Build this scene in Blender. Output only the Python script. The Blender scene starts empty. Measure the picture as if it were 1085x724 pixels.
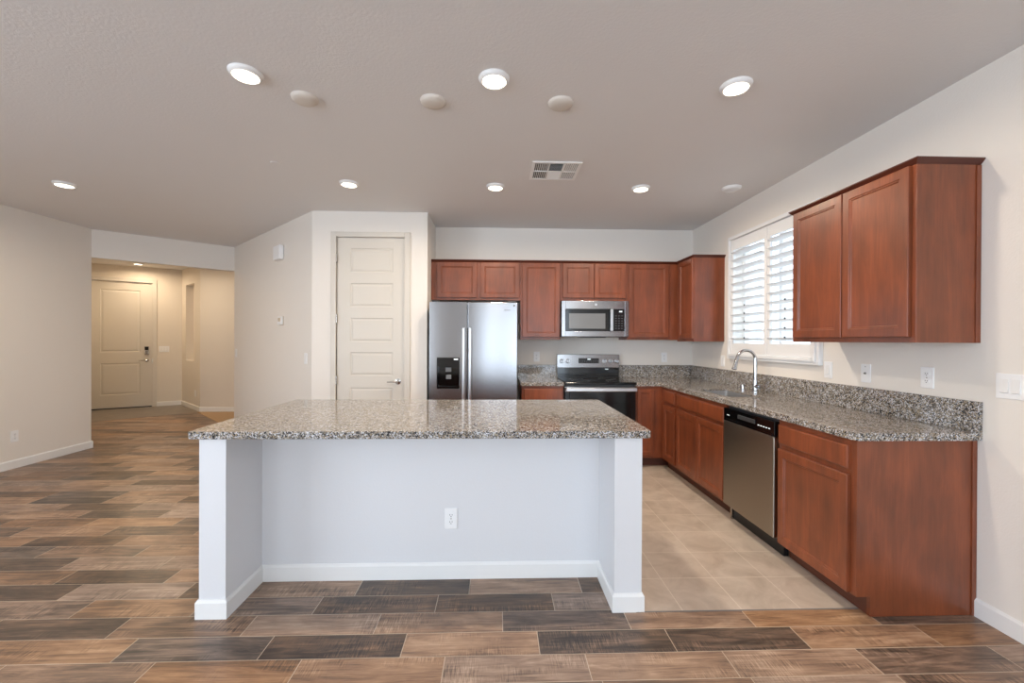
import bpy, bmesh, math, random
from mathutils import Vector, Matrix, Euler
random.seed(7)
R = math.radians
C = bpy.context.scene.collection
scene = bpy.context.scene

# ------------------------------------------------------------------ camera
H = 1.3581
cam_d = bpy.data.cameras.new('camera'); cam = bpy.data.objects.new('camera', cam_d); C.objects.link(cam)
cam_d.sensor_fit = 'HORIZONTAL'; cam_d.sensor_width = 36.0
cam_d.lens = 450.42 / 1085.0 * 36.0
cam_d.clip_start = 0.05; cam_d.clip_end = 200
yaw, pitch, roll = 0.0331, -0.0027, 0.0047
cam.matrix_world = (Matrix.Translation((0, 0, H)) @ Matrix.Rotation(-yaw, 4, 'Z') @
                    Matrix.Rotation(math.pi / 2 + pitch, 4, 'X') @ Matrix.Rotation(roll, 4, 'Z'))
cam_d.shift_x = (542.5 - 541.8) / 1085.0
cam_d.shift_y = (362.13 - 362.0) / 1085.0
scene.camera = cam

# ------------------------------------------------------------------ world, exposure
scene.view_settings.view_transform = 'Standard'
scene.view_settings.look = 'None'
scene.view_settings.exposure = 0.17
scene.view_settings.gamma = 1.0
scene.view_settings.use_curve_mapping = False
w = bpy.data.worlds.new('daylight'); scene.world = w; w.use_nodes = True
bg = w.node_tree.nodes['Background']
bg.inputs[0].default_value = (0.68, 0.84, 1.0, 1); bg.inputs[1].default_value = 2.7

def area_light(name, loc, rot, sx, sy, power, col, shape='RECTANGLE', spread=180):
    d = bpy.data.lights.new(name, 'AREA'); d.shape = shape; d.size = sx
    if shape in ('RECTANGLE', 'ELLIPSE'): d.size_y = sy
    d.energy = power; d.color = col; d.spread = R(spread)
    o = bpy.data.objects.new(name, d); C.objects.link(o); o.location = loc; o.rotation_euler = rot
    return o

# daylight through the glass doors and windows of the great room behind the camera
DAY = (0.80, 0.89, 1.0)
area_light('daylight_patio_door', (0.9, -4.30, 1.25), (R(90), 0, 0), 2.9, 2.3, 62, DAY)
area_light('daylight_rear_window', (-3.0, -4.30, 1.4), (R(90), 0, 0), 1.7, 1.8, 42, DAY)
# added fill light through an invented left window, then the kitchen window portal
area_light('added_side_fill', (-5.35, -1.3, 1.45), (R(90), 0, R(-90)), 3.4, 1.9, 150, DAY)
pl = area_light('kitchen_window_portal', (2.56, 3.655, 1.805), (R(90), 0, R(90)), 1.15, 1.15, 1, (1, 1, 1))
pl.data.cycles.is_portal = True
# sun high over the side yard, running along the window wall: it lights the pale ground outside, not the room
sun_d = bpy.data.lights.new('sun', 'SUN'); sun_d.energy = 4; sun_d.angle = R(0.6); sun_d.color = (1.0, 0.97, 0.92)
sun = bpy.data.objects.new('sun', sun_d); C.objects.link(sun); sun.rotation_euler = (R(-38), 0, 0); sun.location = (5, 8, 8)

# ------------------------------------------------------------------ main dimensions
XW, YB, ZC = 2.385, 5.13, 2.715
CT = 0.914          # top of the counters
XL = -5.03

# ------------------------------------------------------------------ helpers
def tag(o, label=None, cat=None, group=None, kind=None):
    if label: o['label'] = label
    if cat: o['category'] = cat
    if group: o['group'] = group
    if kind: o['kind'] = kind
    return o

def thing(name, label, cat, loc=(0, 0, 0), rz=0, group=None):
    o = bpy.data.objects.new(name, None); C.objects.link(o)
    o.empty_display_size = 0.1
    o.location = loc; o.rotation_euler = (0, 0, rz)
    return tag(o, label, cat, group)

def obj(name, bm, mat, parent=None, smooth=False, world=False, bevel=0, kind=None):
    me = bpy.data.meshes.new(name)
    bmesh.ops.recalc_face_normals(bm, faces=bm.faces)
    if smooth:
        for f in bm.faces: f.smooth = True
    bm.to_mesh(me); bm.free()
    if world and parent is not None:
        p = parent
        while p.parent: p = p.parent
        M = Matrix.Translation(p.location) @ Matrix.Rotation(p.rotation_euler.z, 4, 'Z')
        me.transform(M.inverted())
    for m in (mat if isinstance(mat, (list, tuple)) else [mat]): me.materials.append(m)
    o = bpy.data.objects.new(name, me); C.objects.link(o)
    if parent is not None: o.parent = parent
    if bevel:
        b = o.modifiers.new('bevel', 'BEVEL'); b.width = bevel; b.segments = 2; b.limit_method = 'ANGLE'; b.angle_limit = R(40)
    if smooth:
        try: me.set_sharp_from_angle(angle=R(35))
        except Exception: pass
    if kind: o['kind'] = kind
    return o

def struct(name, bm, mat, parent=None, **k):
    o = obj(name, bm, mat, parent, **k)
    if parent is None: o['kind'] = 'structure'
    return o

def box(bm, x0, x1, y0, y1, z0, z1):
    vs = [bm.verts.new(p) for p in ((x0, y0, z0), (x1, y0, z0), (x1, y1, z0), (x0, y1, z0), (x0, y0, z1), (x1, y0, z1), (x1, y1, z1), (x0, y1, z1))]
    for f in ((0, 3, 2, 1), (4, 5, 6, 7), (0, 1, 5, 4), (1, 2, 6, 5), (2, 3, 7, 6), (3, 0, 4, 7)):
        bm.faces.new([vs[i] for i in f])
    return bm

def bx(*a):
    return box(bmesh.new(), *a)

def boxes(lst):
    bm = bmesh.new()
    for b in lst: box(bm, *b)
    return bm

def prism(bm, pts, z0, z1):
    a = [bm.verts.new((x, y, z0)) for x, y in pts]; b = [bm.verts.new((x, y, z1)) for x, y in pts]
    n = len(pts)
    bm.faces.new(a[::-1]); bm.faces.new(b)
    for i in range(n): bm.faces.new((a[i], a[(i + 1) % n], b[(i + 1) % n], b[i]))
    return bm

def lathe(bm, prof, M=Matrix(), n=28):
    """profile [(r, h)] turned about local z"""
    rings = []
    for r, h in prof:
        if r < 1e-6: rings.append([bm.verts.new(M @ Vector((0, 0, h)))])
        else: rings.append([bm.verts.new(M @ Vector((r * math.cos(2 * math.pi * i / n), r * math.sin(2 * math.pi * i / n), h))) for i in range(n)])
    for a, b in zip(rings[:-1], rings[1:]):
        if len(a) == 1 and len(b) == 1: continue
        for i in range(n):
            j = (i + 1) % n
            if len(a) == 1: bm.faces.new((a[0], b[j], b[i]))
            elif len(b) == 1: bm.faces.new((a[i], a[j], b[0]))
            else: bm.faces.new((a[i], a[j], b[j], b[i]))
    return bm

def sweep(bm, pts, r, n=12):
    pts = [Vector(p) for p in pts]
    rs = r if isinstance(r, (list, tuple)) else [r] * len(pts)
    rings = []; nrm = None
    for i, p in enumerate(pts):
        t = (pts[min(i + 1, len(pts) - 1)] - pts[max(i - 1, 0)]).normalized()
        if nrm is None:
            nrm = Vector((0, 0, 1)) if abs(t.z) < 0.9 else Vector((1, 0, 0))
        nrm = (nrm - t * nrm.dot(t)).normalized(); bi = t.cross(nrm)
        rings.append([bm.verts.new(p + (nrm * math.cos(2 * math.pi * k / n) + bi * math.sin(2 * math.pi * k / n)) * rs[i]) for k in range(n)])
    for a, b in zip(rings[:-1], rings[1:]):
        for k in range(n): bm.faces.new((a[k], a[(k + 1) % n], b[(k + 1) % n], b[k]))
    bm.faces.new(rings[0][::-1]); bm.faces.new(rings[-1])
    return bm

RX = lambda x, y, z: Matrix.Translation((x, y, z)) @ Matrix.Rotation(math.pi / 2, 4, 'X')   # local z -> -y (towards the viewer of a front)

def dup(root, loc, rz=None, label=None, group=None):
    r = root.copy(); C.objects.link(r); r.location = loc
    if rz is not None: r.rotation_euler = (0, 0, rz)
    if label: r['label'] = label
    if group: r['group'] = group
    for ch in list(root.children):
        c = ch.copy(); C.objects.link(c); c.parent = r
        for g in list(ch.children):
            d = g.copy(); C.objects.link(d); d.parent = c
    return r

# ------------------------------------------------------------------ materials
def lin(c):
    return tuple(((v / 255) / 12.92 if v / 255 <= 0.04045 else ((v / 255 + 0.055) / 1.055) ** 2.4) for v in c) + (1,)

def mat(name, col=(200, 200, 200), rough=0.5, metal=0.0, **k):
    m = bpy.data.materials.new(name); m.use_nodes = True
    b = m.node_tree.nodes['Principled BSDF']
    b.inputs['Base Color'].default_value = lin(col); b.inputs['Roughness'].default_value = rough; b.inputs['Metallic'].default_value = metal
    for kk, v in k.items(): b.inputs[kk].default_value = v
    m['b'] = 1
    return m

def N(m, t, **k):
    n = m.node_tree.nodes.new(t)
    for a, v in k.items():
        if a in n.inputs.keys(): n.inputs[a].default_value = v
        else: setattr(n, a, v)
    return n

def L(m, a, b): m.node_tree.links.new(a, b)
def P(m): return m.node_tree.nodes['Principled BSDF']

def coords(m, scale=(1, 1, 1), rot=(0, 0, 0), loc=(0, 0, 0), kind='Object'):
    tc = N(m, 'ShaderNodeTexCoord'); mp = N(m, 'ShaderNodeMapping')
    mp.inputs['Scale'].default_value = scale; mp.inputs['Rotation'].default_value = rot; mp.inputs['Location'].default_value = loc
    L(m, tc.outputs[kind], mp.inputs['Vector'])
    return mp.outputs['Vector']

def ramp(m, fac, stops, interp='LINEAR'):
    r = N(m, 'ShaderNodeValToRGB'); r.color_ramp.interpolation = interp
    e = r.color_ramp.elements
    while len(e) > 1: e.remove(e[-1])
    e[0].position = stops[0][0]; e[0].color = lin(stops[0][1])
    for p, c in stops[1:]:
        x = e.new(p); x.color = lin(c)
    L(m, fac, r.inputs['Fac'])
    return r.outputs['Color']

def bump(m, height, strength=0.2, dist=0.002):
    b = N(m, 'ShaderNodeBump'); b.inputs['Strength'].default_value = strength; b.inputs['Distance'].default_value = dist
    L(m, height, b.inputs['Height']); L(m, b.outputs['Normal'], P(m).inputs['Normal'])

def paint(name, col, scale=110, st=0.25, rough=0.6):
    m = mat(name, col, rough)
    v = coords(m)
    n = N(m, 'ShaderNodeTexNoise'); n.inputs['Scale'].default_value = scale; n.inputs['Detail'].default_value = 3
    L(m, v, n.inputs['Vector']); bump(m, n.outputs['Fac'], st, 0.003)
    return m

M_wall = paint('wall_paint', (238, 232, 224))
M_ceil = paint('ceiling_paint', (228, 226, 225), 70, 0.4)
M_foyer = paint('foyer_paint', (232, 224, 212))  # cream, with the lamp's warmth also put into the tint
M_trim = mat('white_trim', (240, 239, 237), 0.35)
M_island = paint('island_paint', (226, 226, 228), 110, 0.15, 0.5)
M_door = mat('door_paint', (217, 211, 201), 0.4)
M_plastic = mat('white_plastic', (246, 246, 246), 0.35)
M_slot = mat('dark_slot', (60, 58, 56), 0.6)
M_beigew = mat('off_white_plastic', (218, 210, 200), 0.5)
M_beige = mat('beige_plastic', (205, 190, 165), 0.4)
M_shut = mat('shutter_white', (240, 240, 240), 0.35)
M_black = mat('black_gloss', (10, 10, 11), 0.08)
M_blackp = mat('black_plastic', (22, 22, 24), 0.35)
M_dgrey = mat('dark_grey_side', (60, 61, 63), 0.45)
M_window_mw = mat('microwave_window', (118, 120, 122), 0.15)
M_chrome = mat('chrome', (196, 198, 202), 0.17, 1.0)
M_nickel = mat('satin_nickel', (190, 185, 178), 0.25, 1.0)
M_bright = mat('white_mark', (235, 235, 235), 0.4)
M_bright.node_tree.nodes['Principled BSDF'].inputs['Emission Color'].default_value = (0.8, 0.95, 1, 1)
M_bright.node_tree.nodes['Principled BSDF'].inputs['Emission Strength'].default_value = 0.6
M_mark = mat('grey_mark', (120, 120, 120), 0.4)
M_grout = mat('grout', (208, 192, 172), 0.8)
M_carpet = mat('tan_carpet', (176, 148, 118), 0.95)
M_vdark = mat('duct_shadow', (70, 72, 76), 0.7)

def steel(name, col=(160, 160, 162), rough=0.21, axis='Z'):
    m = mat(name, col, rough, 1.0)
    P(m).inputs['Anisotropic'].default_value = 0.8; P(m).inputs['Anisotropic Rotation'].default_value = 0.25
    t = N(m, 'ShaderNodeTangent'); t.direction_type = 'RADIAL'; t.axis = axis
    L(m, t.outputs['Tangent'], P(m).inputs['Tangent'])
    v = coords(m, (2.0, 2.0, 900))
    n = N(m, 'ShaderNodeTexNoise'); n.inputs['Scale'].default_value = 1.0; L(m, v, n.inputs['Vector'])
    mr = N(m, 'ShaderNodeMapRange'); mr.inputs['To Min'].default_value = rough - 0.02; mr.inputs['To Max'].default_value = rough + 0.03
    L(m, n.outputs['Fac'], mr.inputs['Value']); L(m, mr.outputs['Result'], P(m).inputs['Roughness'])
    return m
M_steel = steel('stainless_steel')
M_steel_dw = steel('stainless_dishwasher', (168, 161, 149), 0.34)
M_sink = mat('sink_steel', (175, 176, 178), 0.4, 0.75)

def wood(name, base=(129, 67, 39)):
    m = mat(name, base, 0.36)
    v = coords(m, (9, 9, 1.6))
    n = N(m, 'ShaderNodeTexNoise'); n.inputs['Scale'].default_value = 1.5; n.inputs['Detail'].default_value = 6; n.inputs['Roughness'].default_value = 0.6; n.inputs['Distortion'].default_value = 0.4
    L(m, v, n.inputs['Vector'])
    v2 = coords(m, (130, 130, 5))
    n2 = N(m, 'ShaderNodeTexNoise'); n2.inputs['Scale'].default_value = 1.0; n2.inputs['Detail'].default_value = 4
    L(m, v2, n2.inputs['Vector'])
    v3 = coords(m, (2.6, 2.6, 2.0))
    n3 = N(m, 'ShaderNodeTexNoise'); n3.inputs['Scale'].default_value = 1.6; n3.inputs['Detail'].default_value = 2
    L(m, v3, n3.inputs['Vector'])
    a = N(m, 'ShaderNodeMath', operation='MULTIPLY_ADD'); L(m, n2.outputs['Fac'], a.inputs[0]); a.inputs[1].default_value = 0.35; L(m, n.outputs['Fac'], a.inputs[2])
    a2 = N(m, 'ShaderNodeMath', operation='MULTIPLY_ADD'); L(m, n3.outputs['Fac'], a2.inputs[0]); a2.inputs[1].default_value = 0.7; L(m, a.outputs[0], a2.inputs[2])
    d = lambda k: tuple(min(255, x * k) for x in base)
    c = ramp(m, a2.outputs[0], [(0.65, d(0.80)), (0.95, d(0.98)), (1.25, d(1.18))])
    # ramp positions past 1 clamp: rescale
    L(m, c, P(m).inputs['Base Color'])
    mr = N(m, 'ShaderNodeMapRange'); mr.inputs['From Min'].default_value = 0.6; mr.inputs['From Max'].default_value = 1.45
    L(m, a2.outputs[0], mr.inputs['Value'])
    rr = [n_ for n_ in m.node_tree.nodes if n_.type == 'VALTORGB'][0]
    L(m, mr.outputs['Result'], rr.inputs['Fac'])
    e = rr.color_ramp.elements; e[0].position = 0.1; e[1].position = 0.5; e[2].position = 0.9
    P(m).inputs['Coat Weight'].default_value = 0.25; P(m).inputs['Coat Roughness'].default_value = 0.25
    return m
M_wood = wood('cherry_stained_maple')
M_crown = mat('dark_cherry_edge', (84, 38, 25), 0.35)
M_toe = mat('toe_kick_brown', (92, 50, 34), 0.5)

def granite(name):
    m = mat(name, (170, 160, 150), 0.07)
    v = coords(m)
    nz = N(m, 'ShaderNodeTexNoise'); nz.inputs['Scale'].default_value = 260; nz.inputs['Detail'].default_value = 1
    L(m, v, nz.inputs['Vector'])
    mx = N(m, 'ShaderNodeMix', data_type='VECTOR'); mx.inputs[0].default_value = 0.006
    L(m, v, mx.inputs[4]); L(m, nz.outputs['Color'], mx.inputs[5])
    vo = N(m, 'ShaderNodeTexVoronoi'); vo.inputs['Scale'].default_value = 235; vo.inputs['Randomness'].default_value = 1
    L(m, mx.outputs[1], vo.inputs['Vector'])
    sx = N(m, 'ShaderNodeSeparateColor'); L(m, vo.outputs['Color'], sx.inputs[0])
    cl = N(m, 'ShaderNodeTexNoise'); cl.inputs['Scale'].default_value = 34; cl.inputs['Detail'].default_value = 3
    L(m, v, cl.inputs['Vector'])
    ad = N(m, 'ShaderNodeMath', operation='MULTIPLY_ADD'); L(m, cl.outputs['Fac'], ad.inputs[0]); ad.inputs[1].default_value = 0.75
    L(m, sx.outputs[0], ad.inputs[2])
    sb = N(m, 'ShaderNodeMath', operation='SUBTRACT'); L(m, ad.outputs[0], sb.inputs[0]); sb.inputs[1].default_value = 0.375
    c = ramp(m, sb.outputs[0], [(0.0, (34, 35, 39)), (0.20, (78, 77, 77)), (0.34, (122, 116, 110)), (0.48, (160, 141, 112)), (0.62, (172, 164, 154)), (0.84, (214, 215, 219))], 'CONSTANT')
    L(m, c, P(m).inputs['Base Color'])
    return m
M_gran = granite('speckled_granite')

def floor_wood():
    m = mat('wood_look_tile', (130, 100, 75), 0.3)
    at = N(m, 'ShaderNodeAttribute'); at.attribute_name = 'plank'        # x: tone, y,z: random offsets
    sep = N(m, 'ShaderNodeSeparateXYZ'); L(m, at.outputs['Vector'], sep.inputs[0])
    tc = N(m, 'ShaderNodeTexCoord')
    off = N(m, 'ShaderNodeVectorMath', operation='SCALE'); L(m, at.outputs['Vector'], off.inputs[0]); off.inputs[3].default_value = 37.0
    add = N(m, 'ShaderNodeVectorMath', operation='ADD'); L(m, tc.outputs['Object'], add.inputs[0]); L(m, off.outputs[0], add.inputs[1])
    def nz(scale, sc, det=5, rough=0.6, dist=0.0):
        mp = N(m, 'ShaderNodeMapping'); mp.inputs['Scale'].default_value = scale; L(m, add.outputs[0], mp.inputs['Vector'])
        n = N(m, 'ShaderNodeTexNoise'); n.inputs['Scale'].default_value = sc; n.inputs['Detail'].default_value = det; n.inputs['Roughness'].default_value = rough; n.inputs['Distortion'].default_value = dist
        L(m, mp.outputs[0], n.inputs['Vector']); return n.outputs['Fac']
    grain = nz((3, 26, 1), 1.0, 7, 0.65, 0.8)
    fine = nz((6, 150, 1), 1.0, 4)
    saw = nz((210, 14, 1), 1.0, 3)
    patch = nz((3.5, 7, 1), 1.0, 3, 0.55, 0.5)
    def mad(a, k, b):
        n = N(m, 'ShaderNodeMath', operation='MULTIPLY_ADD'); L(m, a, n.inputs[0]); n.inputs[1].default_value = k
        if isinstance(b, float): n.inputs[2].default_value = b
        else: L(m, b, n.inputs[2])
        return n.outputs[0]
    # lightness driver around the plank's own tone
    chat = nz((7, 60, 1), 1.0, 5, 0.7, 0.6)
    streak = nz((1.8, 20, 1), 1.0, 8, 0.72, 1.6)
    msk = N(m, 'ShaderNodeMapRange'); msk.inputs['From Min'].default_value = 0.5; msk.inputs['From Max'].default_value = 0.62; L(m, nz((2.2, 5, 3), 1.3, 2), msk.inputs['Value'])
    sw = N(m, 'ShaderNodeMath', operation='SUBTRACT'); L(m, saw, sw.inputs[0]); sw.inputs[1].default_value = 0.5
    sm = N(m, 'ShaderNodeMath', operation='MULTIPLY'); L(m, sw.outputs[0], sm.inputs[0]); L(m, msk.outputs[0], sm.inputs[1])
    g = mad(streak, 1.25, mad(patch, 0.7, mad(fine, 0.35, mad(chat, 0.45, mad(sm.outputs[0], 1.5, -1.375)))))
    t = N(m, 'ShaderNodeMath', operation='ADD'); L(m, g, t.inputs[0]); L(m, sep.outputs[0], t.inputs[1])
    c = ramp(m, t.outputs[0], [(0.0, (52, 43, 37)), (0.22, (82, 67, 56)), (0.42, (116, 92, 74)), (0.62, (152, 119, 94)), (0.82, (178, 144, 115)), (1.0, (200, 168, 140))])
    h = N(m, 'ShaderNodeHueSaturation'); L(m, c, h.inputs['Color'])
    ms = N(m, 'ShaderNodeMapRange'); ms.inputs['To Min'].default_value = 0.72; ms.inputs['To Max'].default_value = 1.12; L(m, sep.outputs[1], ms.inputs['Value']); L(m, ms.outputs[0], h.inputs['Saturation'])
    L(m, h.outputs[0], P(m).inputs['Base Color'])
    bump(m, grain, 0.25, 0.001)
    mr = N(m, 'ShaderNodeMapRange'); mr.inputs['To Min'].default_value = 0.24; mr.inputs['To Max'].default_value = 0.42; L(m, grain, mr.inputs['Value']); L(m, mr.outputs[0], P(m).inputs['Roughness'])
    return m
M_floor = floor_wood()

def tile(name, c1, c2, grout, bw, rh, loc, rot=0, rough=0.32):
    m = mat(name, c1, rough)
    v = coords(m, (1, 1, 1), (0, 0, rot), loc)
    b = N(m, 'ShaderNodeTexBrick'); b.offset = 0.0; b.squash = 1.0
    b.inputs['Scale'].default_value = 1; b.inputs['Brick Width'].default_value = bw; b.inputs['Row Height'].default_value = rh
    b.inputs['Mortar Size'].default_value = 0.0022; b.inputs['Mortar Smooth'].default_value = 0.3
    b.inputs['Color1'].default_value = (0, 0, 0, 1); b.inputs['Color2'].default_value = (1, 1, 1, 1); b.inputs['Mortar'].default_value = (0.5, 0.5, 0.5, 1)
    L(m, v, b.inputs['Vector'])
    n = N(m, 'ShaderNodeTexNoise'); n.inputs['Scale'].default_value = 5.5; n.inputs['Detail'].default_value = 6; n.inputs['Roughness'].default_value = 0.6; n.inputs['Distortion'].default_value = 0.6
    L(m, v, n.inputs['Vector'])
    a = N(m, 'ShaderNodeMath', operation='MULTIPLY_ADD'); sp = N(m, 'ShaderNodeSeparateColor'); L(m, b.outputs['Color'], sp.inputs[0])
    L(m, sp.outputs[0], a.inputs[0]); a.inputs[1].default_value = 0.12; L(m, n.outputs['Fac'], a.inputs[2])
    c = ramp(m, a.outputs[0], [(0.3, c1), (0.75, c2)])
    mx = N(m, 'ShaderNodeMix', data_type='RGBA'); L(m, b.outputs['Fac'], mx.inputs[0]); L(m, c, mx.inputs[6]); mx.inputs[7].default_value = lin(grout)
    L(m, mx.outputs[2], P(m).inputs['Base Color'])
    return m
M_tile = tile('beige_floor_tile', (176, 160, 144), (212, 198, 184), (222, 212, 198), 0.304, 0.2925, (-0.94, -2.105, 0))
M_ftile = tile('grey_brown_foyer_tile', (112, 102, 92), (136, 126, 114), (128, 114, 98), 0.33, 0.33, (0, 0, 0), R(-40))

# glass: thin architectural
def glass():
    m = mat('window_glass', (255, 255, 255), 0.0)
    t = N(m, 'ShaderNodeBsdfTransparent'); g = N(m, 'ShaderNodeBsdfGlossy'); g.inputs['Roughness'].default_value = 0.0
    mx = N(m, 'ShaderNodeMixShader'); mx.inputs[0].default_value = 0.06
    L(m, t.outputs[0], mx.inputs[1]); L(m, g.outputs[0], mx.inputs[2]); L(m, mx.outputs[0], m.node_tree.nodes['Material Output'].inputs['Surface'])
    return m
M_glass = glass()

# ------------------------------------------------------------------ structure: walls
def seg_frame(p0, p1):
    d = Vector((p1[0] - p0[0], p1[1] - p0[1])); ang = math.atan2(d.y, d.x)
    return d.length, Matrix.Translation((p0[0], p0[1], 0)) @ Matrix.Rotation(ang, 4, 'Z'), ang

def wall(name, p0, p1, t, z0, z1, m, holes=(), extra=0.0):
    """p0->p1 runs left to right as seen from inside; thickness goes outwards"""
    Ln, M, ang = seg_frame(p0, p1)
    bm = bmesh.new()
    us = sorted({0 - extra, Ln} | {h[0] for h in holes} | {h[1] for h in holes})
    for a, b in zip(us[:-1], us[1:]):
        hs = [h for h in holes if h[0] <= a + 1e-6 and h[1] >= b - 1e-6]
        if not hs: box(bm, a, b, 0, t, z0, z1); continue
        zs = z0
        for h in sorted(hs, key=lambda q: q[2]):
            if h[2] > zs + 1e-5: box(bm, a, b, 0, t, zs, h[2])
            zs = h[3]
        if zs < z1 - 1e-5: box(bm, a, b, 0, t, zs, z1)
    bm.transform(M)
    return struct(name, bm, m)

HD = (-3.877, 6.402); PT = (-1.954, 4.547); LC = (XL, 5.44)
F0 = (-7.90, 8.12); FD = (-7.637, 8.284); C1 = (-6.503, 8.99); C2 = (-5.535, 8.114); C3 = (-3.45, 8.112)
TOP = 2.83
wall('wall_back', (-0.86, YB), (XW, YB), 0.15, 0, TOP, M_wall)
WY0, WY1, WZ0, WZ1 = 3.085, 4.225, 1.235, 2.375     # window opening
wall('wall_right', (XW, YB + 0.15), (XW, -4.0), 0.15, 0, TOP, M_wall, [(YB + 0.15 - WY1, YB + 0.15 - WY0, WZ0, WZ1)])
wall('wall_left', (XL, -4.0), LC, 0.13, 0, TOP, M_wall, [(1.0, 4.4, 0.5, 2.4)])  # opening cut to let in the added side light
wall('wall_rear', (XW + 0.15, -4.0), (XL - 0.13, -4.0), 0.15, 0, TOP, M_wall, [(0.15 + XW - 2.35, 0.15 + XW + 0.55, 0.08, 2.42), (0.15 + XW + 2.1, 0.15 + XW + 3.9, 0.5, 2.32)])
DX0, DX1, DZ = -1.700, -0.985, 2.444
wall('wall_pantry', (PT[0], PT[1]), (-0.746, PT[1]), 0.12, 0, TOP, M_wall, [(DX0 - PT[0], DX1 - PT[0], 0, DZ)])
wall('wall_pantry_side', (-0.746, PT[1] + 0.12), (-0.746, YB), 0.114, 0, TOP, M_wall).data.transform(Matrix())
wall('wall_diagonal', HD, PT, 0.12, 0, TOP, M_wall)
wall('wall_header', LC, HD, 0.13, 2.365, TOP, M_wall)
wall('wall_foyer_left', (LC[0] - 0.02, LC[1] + 0.02), F0, -0.0 + 0.12, 0, 2.83, M_foyer)
Lf, MF, AF = seg_frame(F0, C1)
ud0 = (Vector(FD) - Vector(F0)).length - 0.08
ud1 = ud0 + 0.945
wall('wall_foyer_door', F0, C1, 0.15, 0, 2.83, M_foyer, [(ud0, ud1, 0.0, 2.472)])
wall('wall_foyer_niche', C1, C2, 0.2, 0, 2.83, M_foyer, [(0.30, 0.90, 0.93, 2.44)])
Ln_, MN, AN = seg_frame(C1, C2)
bm = bx(0.28, 0.92, 0.13, 0.16, 0.9, 2.46); bm.transform(MN); struct('wall_niche_back', bm, M_foyer)
wall('wall_foyer_back', C2, C3, 0.12, 0, 2.83, M_foyer)
wall('wall_foyer_right', C3, (HD[0] + 0.09, HD[1] + 0.09), 0.12, 0, 2.83, M_foyer)
bm = bmesh.new(); prism(bm, [(-5.2, -4.15), (2.535, -4.15), (2.535, 5.28), (-2.6, 5.28), (-3.84, 6.47), (-3.92, 6.45), (-5.07, 5.45), (-5.2, 5.42)], ZC, ZC + 0.05)
struct('ceiling', bm, M_ceil)
bm = bmesh.new(); prism(bm, [(-5.3, 5.55), (-5.07, 5.42), (-3.84, 6.50), (-3.2, 6.6), (-3.2, 9.4), (-8.4, 9.4), (-8.4, 8.0)], 2.78, 2.83)
struct('ceiling_foyer', bm, M_ceil)

# baseboards
def baseboard(name, p0, p1, h=0.09, t=0.013, a=0.0, b=0.0):
    Ln, M, ang = seg_frame(p0, p1)
    bm = bmesh.new()
    prof = [(0, 0), (-t, 0), (-t, h - 0.012), (-t * 0.55, h - 0.004), (-t * 0.4, h), (0, h)]
    v0 = [bm.verts.new((-a, y, z)) for y, z in prof]; v1 = [bm.verts.new((Ln + b, y, z)) for y, z in prof]
    n = len(prof)
    bm.faces.new(v0); bm.faces.new(v1[::-1])
    for i in range(n): bm.faces.new((v0[i], v0[(i + 1) % n], v1[(i + 1) % n], v1[i]))
    bm.transform(M)
    return struct(name, bm, M_trim)
baseboard('baseboard_right', (XW, 2.03), (XW, -4.0))
baseboard('baseboard_left', (XL, -4.0), LC, b=0.013)
baseboard('baseboard_left_return', LC, (LC[0] - 0.02, LC[1] + 0.02), a=0.013)
baseboard('baseboard_diagonal', HD, PT, b=0.006)
baseboard('baseboard_pantry', PT, (-1.757, PT[1]), a=0.006)
baseboard('baseboard_pantry_right', (-0.925, PT[1]), (-0.746, PT[1]))
baseboard('baseboard_foyer_door', tuple((MF @ Vector((ud1 + 0.065, 0, 0)))[:2]), C1)
baseboard('baseboard_foyer_niche', C1, C2)
baseboard('baseboard_foyer_back', C2, C3)

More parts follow.
